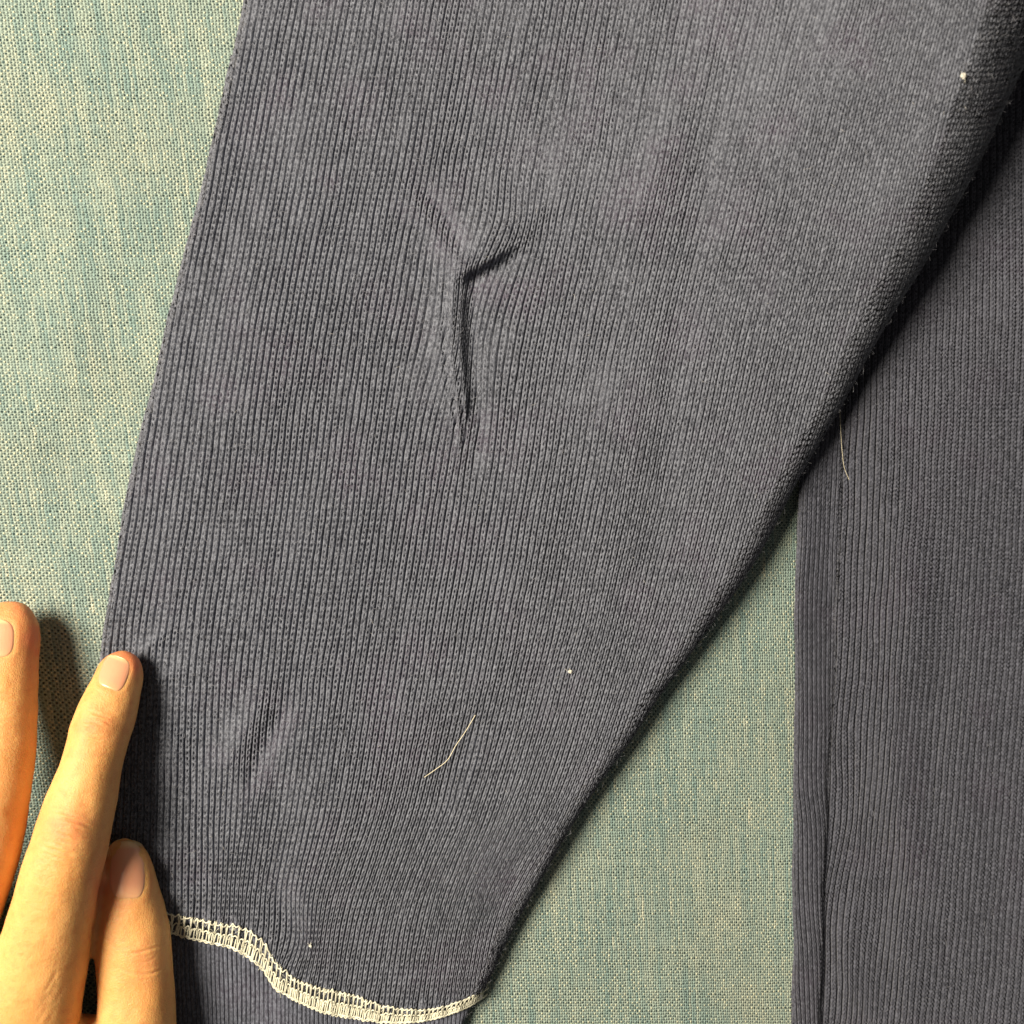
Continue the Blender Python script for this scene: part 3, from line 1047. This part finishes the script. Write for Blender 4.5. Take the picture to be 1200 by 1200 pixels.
# index: last joint, middle joint
random.seed(21)
def joint(cx, cy, ax, half, offs, depth):
    ax = np.array(ax) / np.linalg.norm(ax); sd = np.array((-ax[1], ax[0]))
    for o in offs:
        pts = []
        wob = random.uniform(-2.0, 2.0); sh = random.uniform(-0.22, 0.22)
        for t in np.linspace(-1, 1, 7):
            q = np.array((cx, cy)) + ax * (o + wob * t * 0.6 - 3.0 * (1 - t * t) * math.copysign(1, -o) * 0.8 + random.uniform(-0.7, 0.7)) + sd * half * (t * 0.75 + sh)
            pts.append(tuple(q))
        crease(pts, depth * random.uniform(0.6, 1.2), 1.25 * random.uniform(0.8, 1.2), reach=24, a=0.4, b=0.4)
joint(112, 852, (0.32, -0.95), 25, (-15, -9, -4, 2, 7, 13), 1.1)
joint(79, 975, (0.28, -0.96), 32, (-30, -23, -16, -9, -2, 5, 12, 18), 1.3)
joint(12, 830, (0.02, -1), 26, (-12, -5, 2, 9, 16), 0.5)
joint(-18, 975, (0.15, -1), 34, (-20, -12, -4, 4, 12), 0.6)
# knuckle bumps, tendon and loose skin at the web
disp += 2.5 * np.exp(-((hx - 78) / 22) ** 2 - ((hy - 968) / 18) ** 2) * up
disp += 1.6 * np.exp(-((hx - 113) / 16) ** 2 - ((hy - 850) / 13) ** 2) * up
for i in range(9):
    x0 = random.uniform(55, 104); y0 = random.uniform(1120, 1185)
    crease([(x0, y0), (x0 - 7, y0 + 16), (x0 - 18, y0 + 34)], random.uniform(0.12, 0.3), 2.4, reach=22)
for i in range(26):
    x0 = random.uniform(18, 84); y0 = random.uniform(1010, 1180)
    crease([(x0, y0), (x0 + 9, y0 - 2 + random.uniform(-3, 3)), (x0 + 18, y0 + random.uniform(-4, 4))], random.uniform(0.1, 0.25), 1.4, reach=16)
disp += 0.08 * vnoise(hx / 5 + 3, hy / 4 + 1) + 0.4 * vnoise(hx / 14 + 3, hy / 17) + 0.8 * vnoise(hx / 32, hy / 40 + 3)
co2 = co + no * (disp * S)[:, None]
hand_me.vertices.foreach_set("co", co2.astype(np.float32).ravel())
# blood under the skin of the finger tips, sides and joints
blush += 0.75 * np.exp(-((hx - 150) / 30) ** 2 - ((hy - 772) / 16) ** 2)
blush += 0.60 * np.exp(-((hx - 40) / 14) ** 2 - ((hy - 748) / 40) ** 2) + 0.45 * np.exp(-((hx - 10) / 26) ** 2 - ((hy - 712) / 14) ** 2)
blush += 0.32 * np.exp(-((hx - 113) / 22) ** 2 - ((hy - 850) / 18) ** 2) + 0.38 * np.exp(-((hx - 78) / 26) ** 2 - ((hy - 970) / 22) ** 2)
blush += 0.30 * np.exp(-((hx - 112) / 12) ** 2 - ((hy - 1050) / 40) ** 2)
blush += 0.18 * np.exp(-((hx - 168) / 24) ** 2 - ((hy - 1125) / 20) ** 2) + 0.3 * np.exp(-((hx - 125) / 12) ** 2 - ((hy - 1040) / 40) ** 2)
blush = np.clip(1.3 * blush * (1 + 0.4 * vnoise(hx / 9, hy / 9)), 0, 0.8)
at = hand_me.attributes.new("blush", 'FLOAT', 'POINT')
at.data.foreach_set("value", blush.astype(np.float32))
hand_me.materials.clear(); hand_me.materials.append(M_SKIN)
hand_me.polygons.foreach_set("use_smooth", np.ones(len(hand_me.polygons), bool))
hand_me.update()
hand = bpy.data.objects.new("hand", hand_me)
COL.objects.link(hand)
tag(hand, "left hand of a person pressing the sleeve's edge with index finger and thumb", "hand")

for key, n in NAILS.items():
    ax = np.array(n["ax"]); ax = ax / np.linalg.norm(ax); sd = np.array((-ax[1], ax[0]))
    na, nb = 30, 26
    V = []; UVn = []
    H0 = np.zeros((na, nb))
    XY = np.zeros((na, nb, 2))
    for i in range(na):
        a = -1.0 + 2.0 * i / (na - 1)
        wlim = (1 - abs(a) ** 3.0) ** (1 / 3.0) if abs(a) < 1 else 0.0
        wlim = max(wlim, 0.30)
        for j in range(nb):
            b = (-1 + 2.0 * j / (nb - 1)) * wlim
            q = np.array(n["c"]) + ax * a * n["hl"] * 1.02 + sd * b * n["hw"] * 1.01
            XY[i, j] = q
            p0 = Vector(to_world(np.array(q[0]), np.array(q[1]), np.array(160.0)))
            ray = (p0 - Vector((0, 0, HC * S))).normalized()
            hit = BVH.ray_cast(p0, ray)
            H0[i, j] = hit[0].z if hit[0] else np.nan
            UVn.append((0.5 + 0.5 * b, 0.5 + 0.5 * a))
    ok = ~np.isnan(H0)
    H0[~ok] = np.nanmin(H0)
    # smooth the plate lengthwise so that it stays a straight hard plate
    for _ in range(10):
        H0[1:-1] = 0.25 * H0[:-2] + 0.5 * H0[1:-1] + 0.25 * H0[2:]
    for i in range(na):
        for j in range(nb):
            a = -1.0 + 2.0 * i / (na - 1); b = -1 + 2.0 * j / (nb - 1)
            r = max(abs(a), abs(b))
            z = H0[i, j] / S - 0.25 + 0.55 * (1 - abs(b) ** 3) - 2.0 * max(0, (abs(b) - 0.86) / 0.14) ** 2 - 2.0 * max(0, (-a - 0.84) / 0.16) ** 2 + 0.5 * max(0, (a - 0.6) / 0.4)
            V.append(to_world(np.array(XY[i, j, 0]), np.array(XY[i, j, 1]), np.array(z)))
    V = np.array(V)
    low = V.copy(); low[:, 2] -= 0.0005
    f = grid_faces(na, nb)
    allV = np.concatenate([V, low]); m_ = len(V)
    rim = [i * nb for i in range(na)] + [(na - 1) * nb + j for j in range(1, nb)] + [i * nb + nb - 1 for i in range(na - 2, -1, -1)] + [j for j in range(nb - 2, 0, -1)]
    wall = np.array([(rim[i], rim[(i + 1) % len(rim)], rim[(i + 1) % len(rim)] + m_, rim[i] + m_) for i in range(len(rim))])
    faces = np.concatenate([f, f[:, ::-1] + m_, wall])
    mesh_np("fingernail", allV, faces, M_NAIL, hand, np.array(UVn + UVn))

# ------------------------------------------------------------------ stray hairs and lint
def strand(name, pts, zoff, rad, mat, label, cat, zf, group=None, n=40):
    q = dense(pts, n)
    z = zf(q[:, 0], q[:, 1]) + zoff(np.linspace(0, 1, n))
    P = to_world(q[:, 0], q[:, 1], z)
    o0 = P[0].copy()
    v, f = tube_mesh([P - o0], rad * S, 6)
    o = mesh_np(name, v, f, mat)
    o.location = o0
    tag(o, label, cat, group)
    return o


strand("stray_hair", [(497, 911), (510, 902), (524, 891), (534, 874), (545, 858), (557, 838)], lambda t: 1.2 + 2.5 * np.sin(t * math.pi), 0.36, M_HAIR,
       "short pale blond hair lying across the lower sleeve", "hair", sleeve_macro)
strand("stray_hair", [(984, 478), (985, 500), (987, 530), (990, 550), (995, 562)], lambda t: 7 + 3 * np.sin(t * math.pi), 0.2, M_HAIR,
       "thin pale hair on the body panel below the sleeve's edge", "hair", lambda x, y: body_macro(x, y))


def lint(px, py, r, zf, label, fibres=2):
    z = float(zf(np.array([px]), np.array([py]))[0])
    root = empty("lint_speck", tuple(to_world(np.array(px), np.array(py), np.array(z))))
    bm = bmesh.new()
    bmesh.ops.create_icosphere(bm, subdivisions=2, radius=r * S)
    for v in bm.verts:
        v.co *= 1 + 0.35 * random.uniform(-1, 1)
        v.co.z = v.co.z * 0.7 + r * 0.5 * S
    me = bpy.data.meshes.new("lint_knot"); bm.to_mesh(me); bm.free()
    me.materials.append(M_LINT)
    o = bpy.data.objects.new("lint_knot", me); COL.objects.link(o); o.parent = root
    P = []
    for k in range(fibres):
        a = random.uniform(0, 6.28); t = np.linspace(0, 1, 6)
        ang = a + random.uniform(-1.5, 1.5) * t
        L = r * random.uniform(1.6, 3.2)
        x = np.cumsum(np.cos(ang)) * L / 6; y = np.cumsum(np.sin(ang)) * L / 6
        P.append(np.stack([x, y, r * 0.6 + 0.8 * np.sin(t * 3)], -1) * S)
    v, f = tube_mesh(P, 0.18 * S, 4)
    g = mesh_np("lint_fibres", v, f, M_LINT, root)
    tag(root, label, "lint")
    return root


lint(1128, 90, 2.7, lambda x, y: sleeve_macro(x, y) + 1, "bright white lint speck near the sleeve's upper right edge")
lint(668, 787, 2.2, lambda x, y: sleeve_macro(x, y) + 1, "small white lint speck on the middle of the lower sleeve")
lint(364, 1108, 1.7, lambda x, y: sleeve_macro(x, y) + 1, "cream lint tuft just above the cuff stitching", fibres=5)
